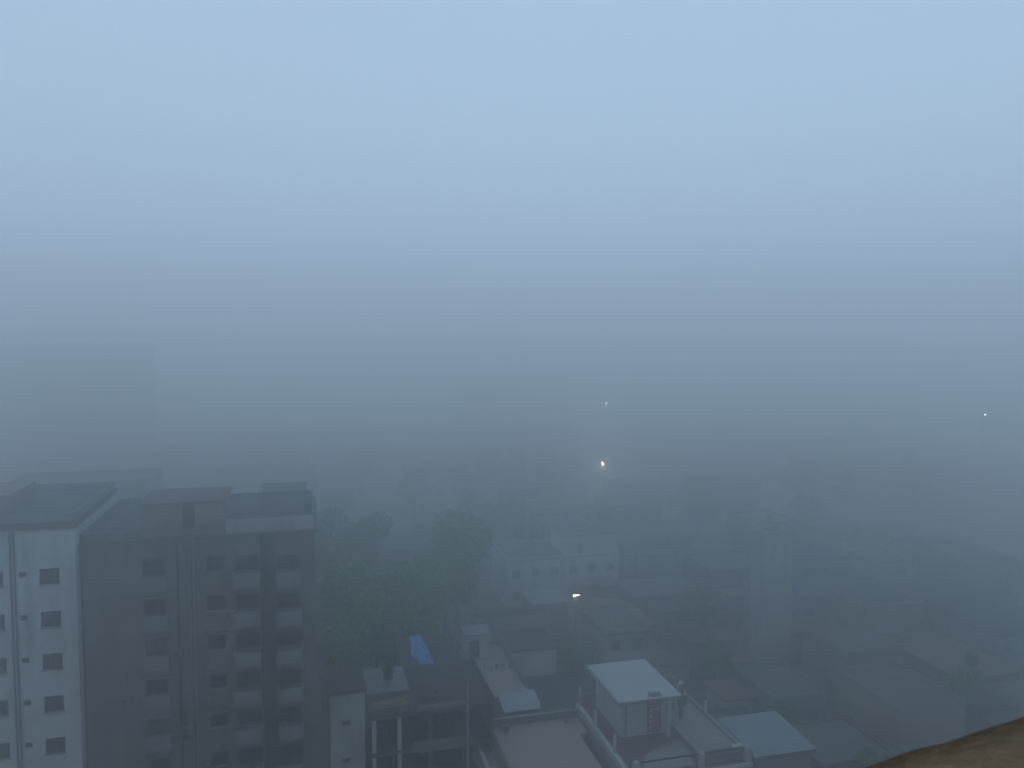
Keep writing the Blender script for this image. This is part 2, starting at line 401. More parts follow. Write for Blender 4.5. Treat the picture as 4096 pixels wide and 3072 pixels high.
# ------------------------------------------------------------------ half-built house with pale stair tower
def half_built():
    e = empty("unfinished_house", (8, 67, 0), "dark half-built concrete house with open floors and a pale stained stair tower", "building")
    t = box("stair_tower", M['tower'], e, 1.4, 4.05, 62.0, 67.0, 0, 14.1)
    box("tower_roof", M['roofdark'], t, 1.3, 4.15, 61.9, 67.1, 14.1, 14.25)
    for z in (11.6, 8.6): box("vent_block", M['void'], t, 2.3, 2.9, 61.975, 61.998, z, z+.35)
    X0, X1, Y0, Y1 = 4.1, 14.2, 62.0, 71.0
    for k, z in enumerate((3.0, 6.0, 9.0, 12.0)):
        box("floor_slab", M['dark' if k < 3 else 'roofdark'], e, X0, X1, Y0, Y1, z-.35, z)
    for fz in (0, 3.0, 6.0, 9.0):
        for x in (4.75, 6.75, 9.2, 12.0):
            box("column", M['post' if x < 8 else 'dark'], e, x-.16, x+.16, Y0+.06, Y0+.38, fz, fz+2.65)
        for x in (4.75, 9.2, 13.9):
            box("column", M['dark'], e, x-.16, x+.16, 66.5, 66.8, fz, fz+2.65)
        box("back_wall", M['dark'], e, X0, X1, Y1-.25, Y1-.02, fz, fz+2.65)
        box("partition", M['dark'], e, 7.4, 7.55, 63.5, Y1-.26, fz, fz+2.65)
    box("side_wall", M['dark'], e, 14.22, 14.4, Y0, Y1, 0, 12.6)
    for z in (9.0, 6.0, 3.0): box("floor_parapet", M['grey'], e, 7.9, 12.6, Y0-.02, Y0+.05, z-.4, z+.55)
    box("roof_beam", M['grey'], e, 8.2, 12.2, Y0-.03, Y0+.2, 12.002, 12.4)
    box("roof_screed", M['lgrey'], e, 4.5, 8.0, 66.0, 71.0, 12.003, 12.06)
    p = MB()
    for k in range(4):
        p.tube((12.15, 61.6, k*3.2), (12.15, 61.6, k*3.2+3.18), .11 - .004*k, .105 - .004*k, 8)
    p.tube((12.15, 61.6, 12.8), (12.15, 61.6, 14.1), .09, .085, 8)
    p.build("stack_pipe", M['pipe'], e)
    random.seed(5)
    for (x, y) in ((4.4, 62.4), (8.9, 62.5), (13.9, 62.3), (13.9, 70.6)):   # starter bars
        r = MB()
        for dx in (-.1, .1):
            for dy in (-.1, .1):
                r.tube((x+dx, y+dy, 12), (x+dx+random.uniform(-.05, .05), y+dy+random.uniform(-.05,.05), 13+random.random()*.4), .018, .018, 5)
        r.build("starter_bars", M['rust'], e)
half_built()
def clutter():
    rnd = random.Random(14)
    e0 = bpy.data.objects["unfinished_house"]
    for k in range(9):      # leaning props under the slabs
        x = rnd.uniform(4.6, 13.8); y = rnd.uniform(62.5, 66); z = rnd.choice([9.0, 6.0, 9.0])
        MB().tube((x, y, z), (x+rnd.uniform(-.5, .5), y+rnd.uniform(-.3, .3), z+2.62), .05, .045, 6).build("prop", M['bamboo'], e0)
    bm = MB().box(-.12, .12, -.06, .06, 0, .075).mesh("brick", M['brick'])
    for n, (px, py, pz, lb) in enumerate(((12.6, 69.6, 12.003, "heap of loose red bricks on the half-built roof near its right edge"), (9.6, 64.2, 12.003, "heap of loose red bricks on the half-built roof near its front"))):
        p = empty("brick_heap", (px, py, pz), lb, "bricks")
        for k in range(26):
            o = link("brick", bm, p, (rnd.gauss(0, .35), rnd.gauss(0, .35), .077*rnd.randrange(0, 4)), rnd.uniform(0, 3.1))
    pl = empty("plank_stack", (6.2, 64.0, 12.003), "few timber planks lying on the dark half-built roof", "planks")
    pm = MB().box(-1.5, 1.5, -.1, .1, 0, .04).mesh("plank", M['bamboo'])
    for k in range(6): link("plank", pm, pl, (rnd.uniform(-.2, .2), -.5+.2*k+rnd.uniform(-.05, .05), .042*(k % 2)), rnd.uniform(-.15, .15))
    # small things on the pinkish terrace and the white house
    for (x, y, z, r_, h, mm, lb, ct) in ((16.0, 64.4, 8.202, .3, .55, 'tankblack', "black plastic drum in the back left corner of the pinkish terrace", "drum"),
                                     (21.4, 64.6, 8.202, .22, .4, 'brick', "clay flower pot in the back right corner of the pinkish terrace", "pot"),
                                     (23.9, 56.2, 8.502, .2, .35, 'brick', "clay pot beside the left parapet of the railed terrace", "pot"),
                                     (31.9, 63.6, 9.002, .45, .95, 'tankblack', "black water drum on the raised slab of the white house", "drum")):
        d = empty("drum" if ct == "drum" else "flower_pot", (x, y, z), lb, ct)
        b = MB(); b.tube((x, y, z), (x, y, z+h*.5), r_*.8, r_, 14).tube((x, y, z+h*.5), (x, y, z+h), r_, r_*.95, 14); b.build("body", M[mm], d)
        t = MB(); t.tube((x, y, z+h), (x, y, z+h+.05), r_*1.06, r_*1.0, 14); t.build("rim", M[mm], d)
    # roof aerials
    for (x, y, z, h, lb) in ((17.8, 85.2, 9.62, 2.2, "thin television aerial on the small white roof hut"), (33.0, 88.4, 9.37, 2.4, "thin television aerial on the pale house behind the stair room"), (23.5, 99, 6.2, 3.0, "thin aerial at the back of the dark flat roof below the tube light")):
        d = empty("aerial", (x, y, z), lb, "aerial")
        MB().tube((x, y, z), (x, y, z+h), .035, .03, 6).build("mast", M['pipe'], d)
        for k in range(5): MB().tube((x-.45+.05*k, y, z+h-.12*k), (x+.45-.05*k, y, z+h-.12*k), .018, .018, 5).build("rod", M['pipe'], d)
clutter()

def tarp():
    e = empty("tin_shed", (10.3, 74.5, 0), "low dark tin shed under the blue tarpaulin behind the half-built house", "shed")
    box("wall", M['rust'], e, 8.4, 13.2, 71.3, 79.6, 0, 11.2)
    MB().prism([(8.2, 71.1), (13.4, 71.1), (13.4, 79.8), (8.2, 79.8)], 11.2, 11.3).build("roof", M['roofdark'], e)
    # folded tarpaulin: sags and wrinkles, two lapped widths
    m = MB(); nx, ny = 14, 26; random.seed(3)
    P = []
    for j in range(ny+1):
        v = j/ny; y = 70.6 + 8.7*v
        left = 9.45 + (.25 if .32 < v < .4 else 0) + .15*math.sin(v*9); right = 11.2 - (.18 if v > .3 else -.05) - .12*math.sin(v*7+1)
        for i in range(nx+1):
            u = i/nx; x = left + (right-left)*u
            z = 11.42 + .10*math.sin(u*11+v*5) * math.sin(v*13) + .07*math.sin(v*23+u*4) + .16*math.sin(math.pi*u) + random.uniform(-.02, .02)
            if j == 0: z -= .55
            if i in (0, nx): z -= .16
            P.append((x, y - (.12 if j == 0 else 0), z))
    f = [(j*(nx+1)+i, j*(nx+1)+i+1, (j+1)*(nx+1)+i+1, (j+1)*(nx+1)+i) for j in range(ny) for i in range(nx)]
    m.v, m.f = P, f
    o = m.build("tarpaulin", M['tarp']); tag(o, "bright blue tarpaulin draped over a dark roof, the only blue patch", "tarpaulin")
    for q in o.data.polygons: q.use_smooth = True
    s = o.modifiers.new("thick", 'SOLIDIFY'); s.thickness = .02
tarp()

# ------------------------------------------------------------------ terrace house with pinkish roof
def pink_house():
    e = empty("terrace_house", (18.2, 57, 0), "house with a broad pinkish flat terrace beside the white stair-room house", "house")
    box("wall", M['lgrey'], e, 14.3, 21.9, 47.0, 65.5, 0, 7.95)
    box("rear_wing", M['lgrey'], e, 21.902, 22.7, 62.4, 65.5, 0, 7.95)
    MB().prism([(14.3, 47), (21.9, 47), (21.9, 62.4), (22.7, 62.4), (22.7, 65.5), (14.3, 65.5)], 7.952, 8.2).build("terrace_floor", M['pink'], e)
    box("rear_parapet", M['mossy'], e, 13.6, 22.7, 65.3, 65.5, 8.202, 8.85)
    box("parapet_coping", M['lgrey'], e, 13.5, 22.75, 65.25, 65.55, 8.852, 8.92)
    box("side_parapet", M['brown'], e, 14.3, 14.52, 47, 65.29, 8.202, 8.75)
    box("side_ledge", M['pale'], e, 13.2, 14.298, 47, 65.0, 7.55, 7.8)
    box("ledge_rim", M['post'], e, 13.2, 13.45, 47, 65.0, 7.802, 8.1)
    box("ledge_skirt", M['pale'], e, 13.2, 13.3, 47, 65.0, 5.6, 7.548)
    box("corner_block", M['mossy'], e, 13.2, 14.2, 65.02, 65.28, 7.56, 8.2)
    for y in (50, 53.5, 57, 60.5): box("gutter_stain_ridge", M['brown'], e, 14.54, 14.9, y, y+3.3, 8.203, 8.25)
    MB().tube((15.1, 65.0, 8.2), (15.1, 65.0, 8.95), .06).build("vent_pipe", M['pipe'], e)
pink_house()

# ------------------------------------------------------------------ white house with stair room, railing and ladder
def white_house():
    e = empty("stair_room_house", (28.2, 61, 0), "white house with a flat-roofed stair room, ladder and railed terrace at bottom centre", "house")
    ZF = 8.5
    x0, x1, y0, y1 = 22.95, 33.25, 54.45, 67.5
    m = MB(); hs_ = [(2.0, 3.2, 4.2, 5.4), (6.5, 7.7, 4.2, 5.4)]
    m.facade((x0, y0), (1, 0), x1-x0, 0, ZF-.2, hs_, .2, (0, 1))
    m.quad((x0,y0,0),(x0,y1,0),(x0,y1,ZF-.2),(x0,y0,ZF-.2)).quad((x1,y0,0),(x1,y1,0),(x1,y1,ZF-.2),(x1,y0,ZF-.2)).quad((x0,y1,0),(x1,y1,0),(x1,y1,ZF-.2),(x0,y1,ZF-.2))
    m.build("wall", M['pale'], e)
    for hh in hs_: window(e, x0+(hh[0]+hh[1])/2, y0, 4.8, 1.2, 1.2, shade=True)
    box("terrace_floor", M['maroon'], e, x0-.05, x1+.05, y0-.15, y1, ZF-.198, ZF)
    MB().prism([(24.6, 55.2), (28.8, 55.0), (29.3, 57.3), (28.0, 58.3), (25.6, 57.4)], ZF+.003, ZF+.02).build("cement_patch", M['terrace'], e)
    MB().prism([(28.3, 56.6), (29.4, 56.6), (29.4, 59.0), (28.6, 59.0)], ZF+.022, ZF+.035).build("cement_patch", M['terrace'], e)
    # raised slab over the right wing
    box("raised_slab", M['terrace'], e, 29.5, 33.0, 55.9, 65.0, ZF+.002, ZF+.5)
    box("side_parapet", M['post'], e, x0-.14, x0+.24, y0, 66.0, ZF+.002, ZF+.62)
    box("far_parapet", M['pale'], e, 33.02, 33.25, 55.6, 67.3, ZF+.002, ZF+.72)
    box("rear_parapet", M['lgrey'], e, x0+.26, 33.0, 67.2, 67.4, ZF+.002, ZF+.75)
    box("corner_coping", M['white'], e, 32.2, 33.3, 55.2, 55.58, ZF+.5, ZF+.95)
    for y, zt in ((65.6, 10.95), (61.6, 10.6), (57.3, 10.55)):
        box("parapet_post", M['post'], e, x0, x0+.2, y-.1, y+.1, ZF+.622, zt)
    for x, y, zt, mm in ((33.14, 61.6, 10.2, 'post'),):
        box("parapet_post", M[mm], e, x-.12, x+.12, y-.12, y+.12, ZF+.722, zt)
    c = box("stub_column", M['pale'], e, 30.75, 31.0, 62.9, 63.1, ZF+.502, 11.9)
    c = box("stub_column", M['rose'], e, 30.62, 30.9, 61.3, 61.55, ZF+.502, 11.95)
    box("column_cap", M['white'], c, 30.58, 30.94, 61.26, 61.59, 11.952, 12.15)
    # stair room
    r = MB(); r.facade((24.85, 60.4), (1, 0), 4.1, ZF+.002, 11.72, [(2.75, 3.6, ZF+.004, 10.5)], .2, (0, 1))
    r.quad((24.85,60.4,ZF),(24.85,66.4,ZF),(24.85,66.4,11.72),(24.85,60.4,11.72)).quad((28.95,60.4,ZF),(28.95,66.4,ZF),(28.95,66.4,11.72),(28.95,60.4,11.72)).quad((24.85,66.4,ZF),(28.95,66.4,ZF),(28.95,66.4,11.72),(24.85,66.4,11.72))
    rr = r.build("stair_room", M['white'], e)
    box("door", M['grey'], rr, 27.6, 28.45, 60.52, 60.56, ZF+.004, 10.5)
    rf = box("stair_room_roof", M['rooflight'], e, 24.1, 29.85, 59.45, 67.1, 11.722, 12.0)
    box("fascia", M['fascia'], rf, 24.12, 29.83, 59.40, 59.447, 11.70, 11.96)
    box("fascia", M['fascia'], rf, 24.05, 24.097, 59.45, 67.1, 11.78, 11.96)
    box("drip_edge", M['lgrey'], rf, 24.1, 24.25, 59.47, 67.08, 12.002, 12.05)
    box("access_panel", M['lid'], rf, 27.25, 28.25, 59.75, 60.45, 12.003, 12.06)
    MB().tube((24.95, 59.62, ZF), (24.95, 59.62, 11.72), .06).build("drain_pipe", M['grey'], e)
    box("column", M['post'], e, 28.6, 28.85, 59.5, 59.75, ZF+.002, 11.72)
    # ladder fixed to the roof edge
    ld = MB(); a, b, y = 26.72, 27.82, 59.28
    ld.box(a-.04, a+.1, y-.05, y+.05, 9.25, 12.0); ld.box(b-.1, b+.04, y-.05, y+.05, 9.25, 12.0)
    ld.tube((a+.05, y, 12.0), (a+.05, y, 12.95), .022); ld.tube((b-.05, y, 12.0), (b-.05, y, 12.75), .022)
    ld = ld.build("ladder", M['ladder'], e)
    for k in range(6): box("rung", M['ladder'], ld, a+.1, b-.1, y-.045, y+.045, 9.33+.5*k, 9.45+.5*k)
    box("ladder_head", M['ladder'], ld, a+.1, b-.1, y-.03, y+.03, 11.55, 11.72)
    # front railing
    for x in (23.72, 29.1, 33.1):
        p = box("rail_post", M['post'], e, x-.24, x+.24, 54.4, 54.88, ZF+.003, ZF+1.12)
        q = MB(); q.tube((x, 54.64, ZF+1.122), (x, 54.64, ZF+1.28), .26, .12, 12); q.build("post_cap", M['post'], p)
    bal = MB().box(-.03, .03, -.03, .03, 0, .86).mesh("baluster", M['rail'])
    for a, b in ((23.98, 28.84), (29.36, 32.84)):
        rl = box("railing", M['iron'], e, a, b, 54.58, 54.70, ZF+1.02, ZF+1.12)
        box("bottom_rail", M['iron'], rl, a, b, 54.61, 54.67, ZF+.1, ZF+.15)
        n = int((b-a)/.17)
        for k in range(1, n):
            link("baluster", bal, rl, (a+(b-a)*k/n, 54.64, ZF+.152))
    box("slab_edge", M['white'], e, x0-.02, x1+.1, 54.2, 54.298, ZF-.28, ZF+.05)
white_house()

# ------------------------------------------------------------------ blue tin roof house on the right
def tin_house():
    e = empty("tin_roof_house", (39.6, 62.4, 0), "long house with a pale bluish tin roof right of the railed terrace", "house")
    box("wall", M['rose'], e, 36.9, 42.4, 59.5, 65.4, 0, 5.7)
    # corrugated sheet, slight fall to the front
    m = MB(); n = 46
    x0, x1 = 36.5, 42.7
    for k in range(n):
        a = x0+(x1-x0)*k/n; b = x0+(x1-x0)*(k+1)/n
        za = .05*(k % 2); zb = .05*((k+1) % 2)
        m.quad((a,59.15,5.85+za),(b,59.15,5.85+zb),(b,65.7,6.2+zb),(a,65.7,6.2+za))
    m.build("roof", M['tinblue'], e)
    box("eave_board", M['rust'], e, 36.6, 42.6, 59.2, 59.3, 5.55, 5.84)
    box("side_parapet", M['brown'], e, 35.6, 36.45, 59.3, 66.4, 0, 6.3)
    box("lean_to_wall", M['dark'], e, 36.9, 42.4, 57.2, 59.48, 0, 3.2)
    box("lean_to_roof", M['roofdark'], e, 36.7, 42.8, 57.0, 59.47, 3.202, 3.3)
tin_house()

# ------------------------------------------------------------------ houses of the middle distance, one by one
house("small_house", 15.6, 20.8, 72.6, 86.5, 6.75, "house with a rose terrace and a white stair room with an open dark doorway", wall='lgrey', roof='pink', par=.5, parm='grey', win=True)
def stair_hut():
    e = empty("stair_hut", (17.5, 84.4, 6.91), "small white roof hut with an open dark doorway on the left of its front", "hut")
    m = MB(); m.facade((16.3, 83.1), (1, 0), 2.4, 6.912, 9.5, [(.3, 1.45, 6.914, 8.9)], .25, (0, 1))
    m.quad((16.3,83.1,6.912),(16.3,85.6,6.912),(16.3,85.6,9.5),(16.3,83.1,9.5)).quad((18.7,83.1,6.912),(18.7,85.6,6.912),(18.7,85.6,9.5),(18.7,83.1,9.5)).quad((16.3,85.6,6.912),(18.7,85.6,6.912),(18.7,85.6,9.5),(16.3,85.6,9.5))
    m.build("wall", M['white'], e)
    box("roof", M['lgrey'], e, 16.1, 18.9, 82.9, 85.8, 9.502, 9.62)
    box("doorway", M['void'], e, 16.6, 17.75, 83.34, 83.36, 6.914, 8.9)
stair_hut()
house("small_house", 20.95, 25.6, 80.6, 86.0, 8.3, "small white block with a dark eave behind the rose terrace", wall='white', roof='roofdark', over=.3, par=0, win=False)
house("small_house", 21.0, 30.5, 70.5, 80.0, 5.0, "low dark flat roof just behind the white stair room", wall='dark', roof='roofdark', par=.5, parm='dark')
house("two_storey_house", 31.4, 36.6, 81.2, 89.0, 8.9, "pale house with one dark window rising behind the stair-room roof", wall='pale', roof='roofgrey', par=.3, parm='lgrey', over=.35, win_w=1.1, wsp=2.6)
house("flat_roof_house", 20.0, 30.0, 88.5, 99.0, 5.4, "dark flat roof below the tube light", wall='dark', roof='roofgrey', par=.6, parm='grey')
house("shed_house", 29.6, 34.5, 103.5, 109.0, 5.0, "low shed with a pale lilac tin roof left of the tube light", wall='grey', roof='lgrey', par=0, over=.3, win=False)
house("two_tier_house", 29.4, 47.8, 117.7, 128.0, 6.9, "wide pale two-tier house above the tube light", wall='white', roof='roofgrey', par=.4, parm='white', room=(39.0, 47.7, 118.6, 126, 3.2, 'white'), tank=None)
house("small_house", 38.5, 48.0, 129.5, 137, 9.0, "grey house carrying a lilac-blue water tank behind the two-tier house", wall='grey', roof='roofgrey', par=.3, tank=(43.6, 130.6, 'tank'))
house("slant_house", 36.0, 41.5, 91.0, 99.0, 5.6, "brown roofed house right of the tube light", wall='buff', roof='rust', par=0, over=.4)
house("flat_roof_house", 44.5, 55.0, 103.0, 111.0, 4.8, "low house with a pale wide roof behind the brown roof", wall='grey', roof='roofgrey', par=0, over=.3)
house("narrow_tower_house", 53.0, 57.0, 84.7, 87.6, 17.6, "tall narrow pale tower house standing alone right of centre", cat="building", wall='pale', roof='roofgrey', par=.6, win=False)
house("tin_lean_to", 42.7, 46.0, 75.0, 79.0, 2.95, "small pale lilac box house behind the bluish tin roof", wall='white', roof='rust', par=0, over=.3, win=False)
house("flat_roof_house", 46.6, 53.0, 72.0, 80.0, 3.6, "low greenish house right of the lilac box house", wall='teal', roof='roofgrey', par=.4)
house("flat_roof_house", 44.2, 52.0, 60.5, 68.0, 3.0, "low brown walled house with a dark roof below the narrow lane post", wall='brown', roof='roofgrey', par=.3)
house("flat_roof_house", 54.5, 62.0, 63.0, 72.5, 5.6, "buff house nearest the brown ledge corner", wall='buff', roof='roofgrey', par=.5, parm='lgrey')
house("flat_roof_house", 36.0, 44.0, 70.0, 73.5, 2.8, "dark low row behind the tin roof house", wall='dark', roof='roofdark', par=0, win=False)
rest = [  # right hand slope of roofs, faint
    (58, 66, 76, 84, 5.5, 'rose', "rose house below the foot of the pale tower house"),
    (68, 76, 70, 80, 4.6, 'grey', "grey house above the brown ledge, lower right"),
    (79, 88, 76, 86, 6.0, 'teal', "sea green house above the right end of the brown ledge"),
    (60, 69, 92, 101, 6.2, 'grey', "grey house right behind the pale tower house"),
    (72, 81, 90, 99, 5.2, 'buff', "buff house in the fog at right, middle row"),
    (85.5, 93, 106, 113, 5.9, 'pale', "house with a pale band of roof far right in the fog"),
    (84, 93, 92, 100, 4.4, 'rose', "low rose house at right edge in front of the pale roof"),
    (60, 70, 110, 120, 5.0, 'dark', "dark house behind the pale tower house, farther up"),
    (74, 83, 108, 118, 6.8, 'grey', "grey house between the tower house and the pale roof band"),
    (96, 105, 98, 108, 7.2, 'grey', "grey house cut by the right edge of the picture"),
    (52, 61, 126, 134, 5.5, 'lgrey', "light grey house right of the two-tier house"),
    (64, 73, 128, 138, 6.0, 'buff', "buff house up the slope right of the light grey house"),
    (77, 86, 126, 136, 7.6, 'dark', "dark taller house in the fog right of the buff one"),
    (92, 102, 122, 131, 5.2, 'lgrey', "light grey house near the right edge behind the pale roof band"),
    (-2, 6, 104, 113, 6.0, 'grey', "grey house hidden among the green trees left of centre"),
    (10, 19, 126, 135, 7.0, 'lgrey', "light grey house behind the green trees left of centre"),
]
for (a, b, c, d, h, wm, lb) in rest:
    house("flat_roof_house", a, b, c, d, h, lb, wall=wm, roof=random.choice(['roofgrey', 'roofdark', 'roofgrey', 'rust']), par=random.choice([0, .4, .6]), over=.2,
          tank=((a+b)/2, c+2.5, random.choice(['tankblack', 'tank'])) if random.random() < .4 else None)
house("pale_far_house", 23.6, 32.3, 185.4, 194, 8.8, "faint pale house in the fog left of centre under the far lamps", wall='white', roof='roofgrey', par=.3, room=(26, 32, 187, 192, 2.6, 'pale'))
house("pale_far_house", 1.5, 8.7, 207.4, 216, 8.0, "faint pale house in the fog above the grey block's right corner", wall='white', roof='roofgrey', par=.3)
house("long_house", -42, -22.5, 127, 137, 19.8, "long faint block behind the roofs of the two apartment blocks", cat="building", wall='grey', roof='roofgrey', par=.6)
house("tower_block", -95, -49, 272, 290, 38.3, "dim tall mass in the fog at far left", cat="building", wall='pale', roof='roofgrey', par=.8, win_w=1.6, wsp=4.5)
# sheds and low roofs crowding the lanes of the right-hand quarter
random.seed(8); sheds = []
for k in range(900):
    y = random.uniform(57, 134); x = random.uniform(max(38, y*.3), min(1.04*y+4, 112)); wd, dp = random.uniform(2.6, 6), random.uniform(2.6, 6)
    if any(x < o[1]+.5 and x+wd > o[0]-.5 and y < o[3]+.5 and y+dp > o[2]-.5 for o in FOOT): continue
    FOOT.append((x, x+wd, y, y+dp)); sheds.append((x, x+wd, y, y+dp))
    if len(sheds) >= 46: break
sheds.sort(key=lambda p: p[0]/p[2])
SN = dict(rust='rusty', tin='pale tin', roofgrey='grey', roofdark='dark', tinblue='bluish tin')
for k, (a, b, c, d) in enumerate(sheds):
    rm = random.choice(['rust', 'roofgrey', 'roofdark', 'roofgrey', 'rust', 'roofdark'])
    del FOOT[-1:]
    house("lane_shed", a, b, c, d, random.uniform(2.5, 5.2), f"small {SN[rm]} roofed shed squeezed between right-hand houses, {ORD[k]} from the left", "shed", "small sheds between the right-hand houses",
          wall=random.choice(['rose', 'buff', 'grey', 'dark', 'lgrey', 'teal', 'brown']), roof=rm, par=0, over=.25, win=(b-a) > 3.4, side=False, wsp=2.6, win_w=.9)
# far houses that melt together in the fog
occ = [(92, 102, 240, 262), (103, 125, 268, 330), (23, 33, 184, 195), (1, 9, 206, 217), (-97, -47, 270, 292), (70, 80, 190, 200), (132, 142, 350, 362)]
random.seed(21); cnt = 0
CN = dict(grey='grey', lgrey='light grey', buff='buff', dark='dark', rose='rose', teal='sea green')
for Y in range(140, 300, 17):
    X = -.34*Y - 5; nrow = 0
    while X < 1.08*Y:
        wd = random.uniform(7, 13)
        if random.random() < .55 and not any(X < o[1] and X+wd > o[0] and Y < o[3] and Y+12 > o[2] for o in occ) and not (X < 1 and Y < 150):
            far = Y > 230; wm = random.choice(['grey', 'lgrey', 'buff', 'dark', 'rose', 'grey', 'teal'])
            house("foggy_house", X, X+wd, Y+random.uniform(0, 3), Y+random.uniform(9, 13), random.choice([3.2, 4, 6, 6.4, 9]),
                  "faint flat-roofed house dissolving in the distant fog" if far else
                  f"dim {CN[wm]} house in fog, {ORD[nrow]} from left, {ORD[(Y-140)//17]} row beyond the grove",
                  group="houses lost in the far fog" if far else "houses half lost in the fog",
                  wall=wm, roof=random.choice(['roofgrey', 'roofdark', 'rust', 'roofgrey']),
                  win=not far, side=False, par=random.choice([0, .5]), over=.15)
            cnt += 1; nrow += 1
        X += wd + random.uniform(2, 9)

# small tin hut behind the pink terrace
def tin_hut():
    e = empty("tin_hut", (18.7, 69.8, 0), "small hut with a slanting pale blue-grey tin roof behind the pinkish terrace", "hut")
    box("wall", M['rose'], e, 17.3, 20.3, 69.1, 71.3, 0, 7.6)
    m = MB(); n = 30
    for k in range(n):
        a = 16.9+3.6*k/n; b = 16.9+3.6*(k+1)/n
        m.quad((a,68.7,7.7+.04*(k%2)),(b,68.7,7.7+.04*((k+1)%2)),(b,71.5,8.3+.04*((k+1)%2)),(a,71.5,8.3+.04*(k%2)))
    m.build("roof", M['tin'], e)
tin_hut()
# washing on the rose terrace
random.seed(9)
e = empty("washing_line", (18.3, 77.5, 6.91), "short line of white and red washing on the rose terrace", "washing line")
for x in (17.0, 20.2): MB().tube((x, 77.5, 6.915), (x, 77.5, 8.6), .03).build("pole", M['pipe'], e)
MB().tube((17.0, 77.5, 8.5), (20.2, 77.5, 8.5), .012, n=5).build("line", M['pipe'], e)
for k, (x, ww, hh, c) in enumerate(((17.4, .5, .7, 'cloth'), (18.1, .35, .55, 'cloth_red'), (18.7, .6, .8, 'cloth'), (19.5, .4, .6, 'cloth_red'))):
    m = MB(); n = 6
    for i in range(n):
        a = x+ww*i/n; b = x+ww*(i+1)/n; ya = 77.5+.04*math.sin(i*2); yb = 77.5+.04*math.sin((i+1)*2)
        m.quad((a,77.5,8.5),(b,77.5,8.5),(b,yb,8.5-hh),(a,ya,8.5-hh))
    m.build("cloth", M[c], e)

# ------------------------------------------------------------------ lamps
def street_lamp(x, y, z, label, r, mm, power, tube=False):
    e = empty("street_lamp", (x, y, 0), label, "lamp", None)
    p = MB(); p.tube((x, y+.3, 0), (x, y+.3, z+.1), .09, .06 if z < 12 else .03); p.tube((x, y+.3, z+.1), (x, y, z+.12), .035)
    p.build("pole", M['lamp_pole'], e)
    h = MB()
    if tube:
        h.tube((x-.42, y-.05, z), (x+.5, y+.05, z-.02), .13, .03, 10)
    else:
        n = 6
        for k in range(n):
            t0, t1 = math.pi*k/n, math.pi*(k+1)/n
            h.tube((x, y, z+r*math.cos(t0)), (x, y, z+r*math.cos(t1)), max(.01, r*math.sin(t0)), max(.01, r*math.sin(t1)), 10)
    h.build("bulb", M[mm], e)
    if not tube: MB().prism([(x-.4, y-.3), (x+.4, y-.3), (x+.4, y+.35), (x-.4, y+.35)], z+max(.2, r)+.02, z+max(.2, r)+.06).build("lamp_cover", M['lamp_pole'], e)
    if power:
        ld = bpy.data.lights.new("lamp_glow", 'POINT'); ld.energy = power; ld.color = (1, .99, .96) if tube else (1, .95, .8); ld.shadow_soft_size = .3
        lo = bpy.data.objects.new("lamp_glow", ld); col.objects.link(lo); lo.parent = e; lo.location = (0, -.3, z-r-.35)
street_lamp(34.1, 98.68, 7.5, "bright white tube light shining sideways on a pole, centre of the roofs", .12, 'tube', 25, tube=True)
street_lamp(74.93, 196.27, 8, "round lamp with a soft glow in the fog, brightest of the far lamps", .25, 'lamp', 550)
street_lamp(73.41, 190, 24.38, "tiny faint lamp on a high mast directly above the glowing lamp", .17, 'farlamp', 0)
street_lamp(144.98, 145, 24.06, "tiny faint lamp on a high mast alone near the right edge", .13, 'farlamp', 0)

# ------------------------------------------------------------------ trees
def crown_mesh(name, m, rx, rz, n, seed, leaf):
    rnd = random.Random(seed); v = []; f = []
    clumps = []
    for k in range(16):
        a = rnd.uniform(0, 6.28); q = rnd.uniform(.2, .85); zz = rnd.uniform(-.75, .85)
        rr = math.sqrt(max(.05, 1-zz*zz)) * q
        clumps.append((rr*math.cos(a)*rx, rr*math.sin(a)*rx, zz*rz, rnd.uniform(.28, .48)))
    for k in range(n):
        c = clumps[rnd.randrange(16)]
        d = Vector((rnd.gauss(0,1), rnd.gauss(0,1), rnd.gauss(0,1))).normalized() * (rnd.random()**.4) * c[3]
        p = Vector((c[0]+d.x*rx, c[1]+d.y*rx, c[2]+d.z*rz))
        nn = (d.normalized()*.6 + Vector((rnd.uniform(-1,1), rnd.uniform(-1,1), rnd.uniform(-.2,1)))).normalized()
        u = nn.cross(Vector((rnd.uniform(-1,1), rnd.uniform(-1,1), rnd.uniform(-1,1)))).normalized(); w_ = nn.cross(u)
        s = leaf*rnd.uniform(.6, 1.3); i = len(v)
        v += [tuple(p+u*s), tuple(p+w_*s*.55), tuple(p-u*s), tuple(p-w_*s*.55)]; f.append((i, i+1, i+2, i+3))
    me = bpy.data.meshes.new(name); me.from_pydata(v, [], f); me.materials.append(m); return me
def trunk_mesh(seed, h):
    rnd = random.Random(seed); m = MB(); p = Vector((0,0,0)); r = .24
    for k in range(4):
        q = p + Vector((rnd.uniform(-.2,.2), rnd.uniform(-.2,.2), h*.8/4)); m.tube(p, q, r, r*.8, 7); p = q; r *= .8
        if k > 0:
            for j in range(2):
                a = rnd.uniform(0, 6.28); m.tube(p, p+Vector((math.cos(a)*h*.28, math.sin(a)*h*.28, h*.2)), r*.6, r*.15, 5)
    return m.mesh("trunk", M['bark'])
TV = []
for k in range(6):
    h = 8.0
    TV.append((trunk_mesh(k, h), [crown_mesh("crown", LEAF[c], 3.2, 3.0, 2600, 10*k+c, .3) for c in (0, 1)]))
YC = crown_mesh("crown", LEAF[2], 1.1, 3.2, 1800, 77, .22)
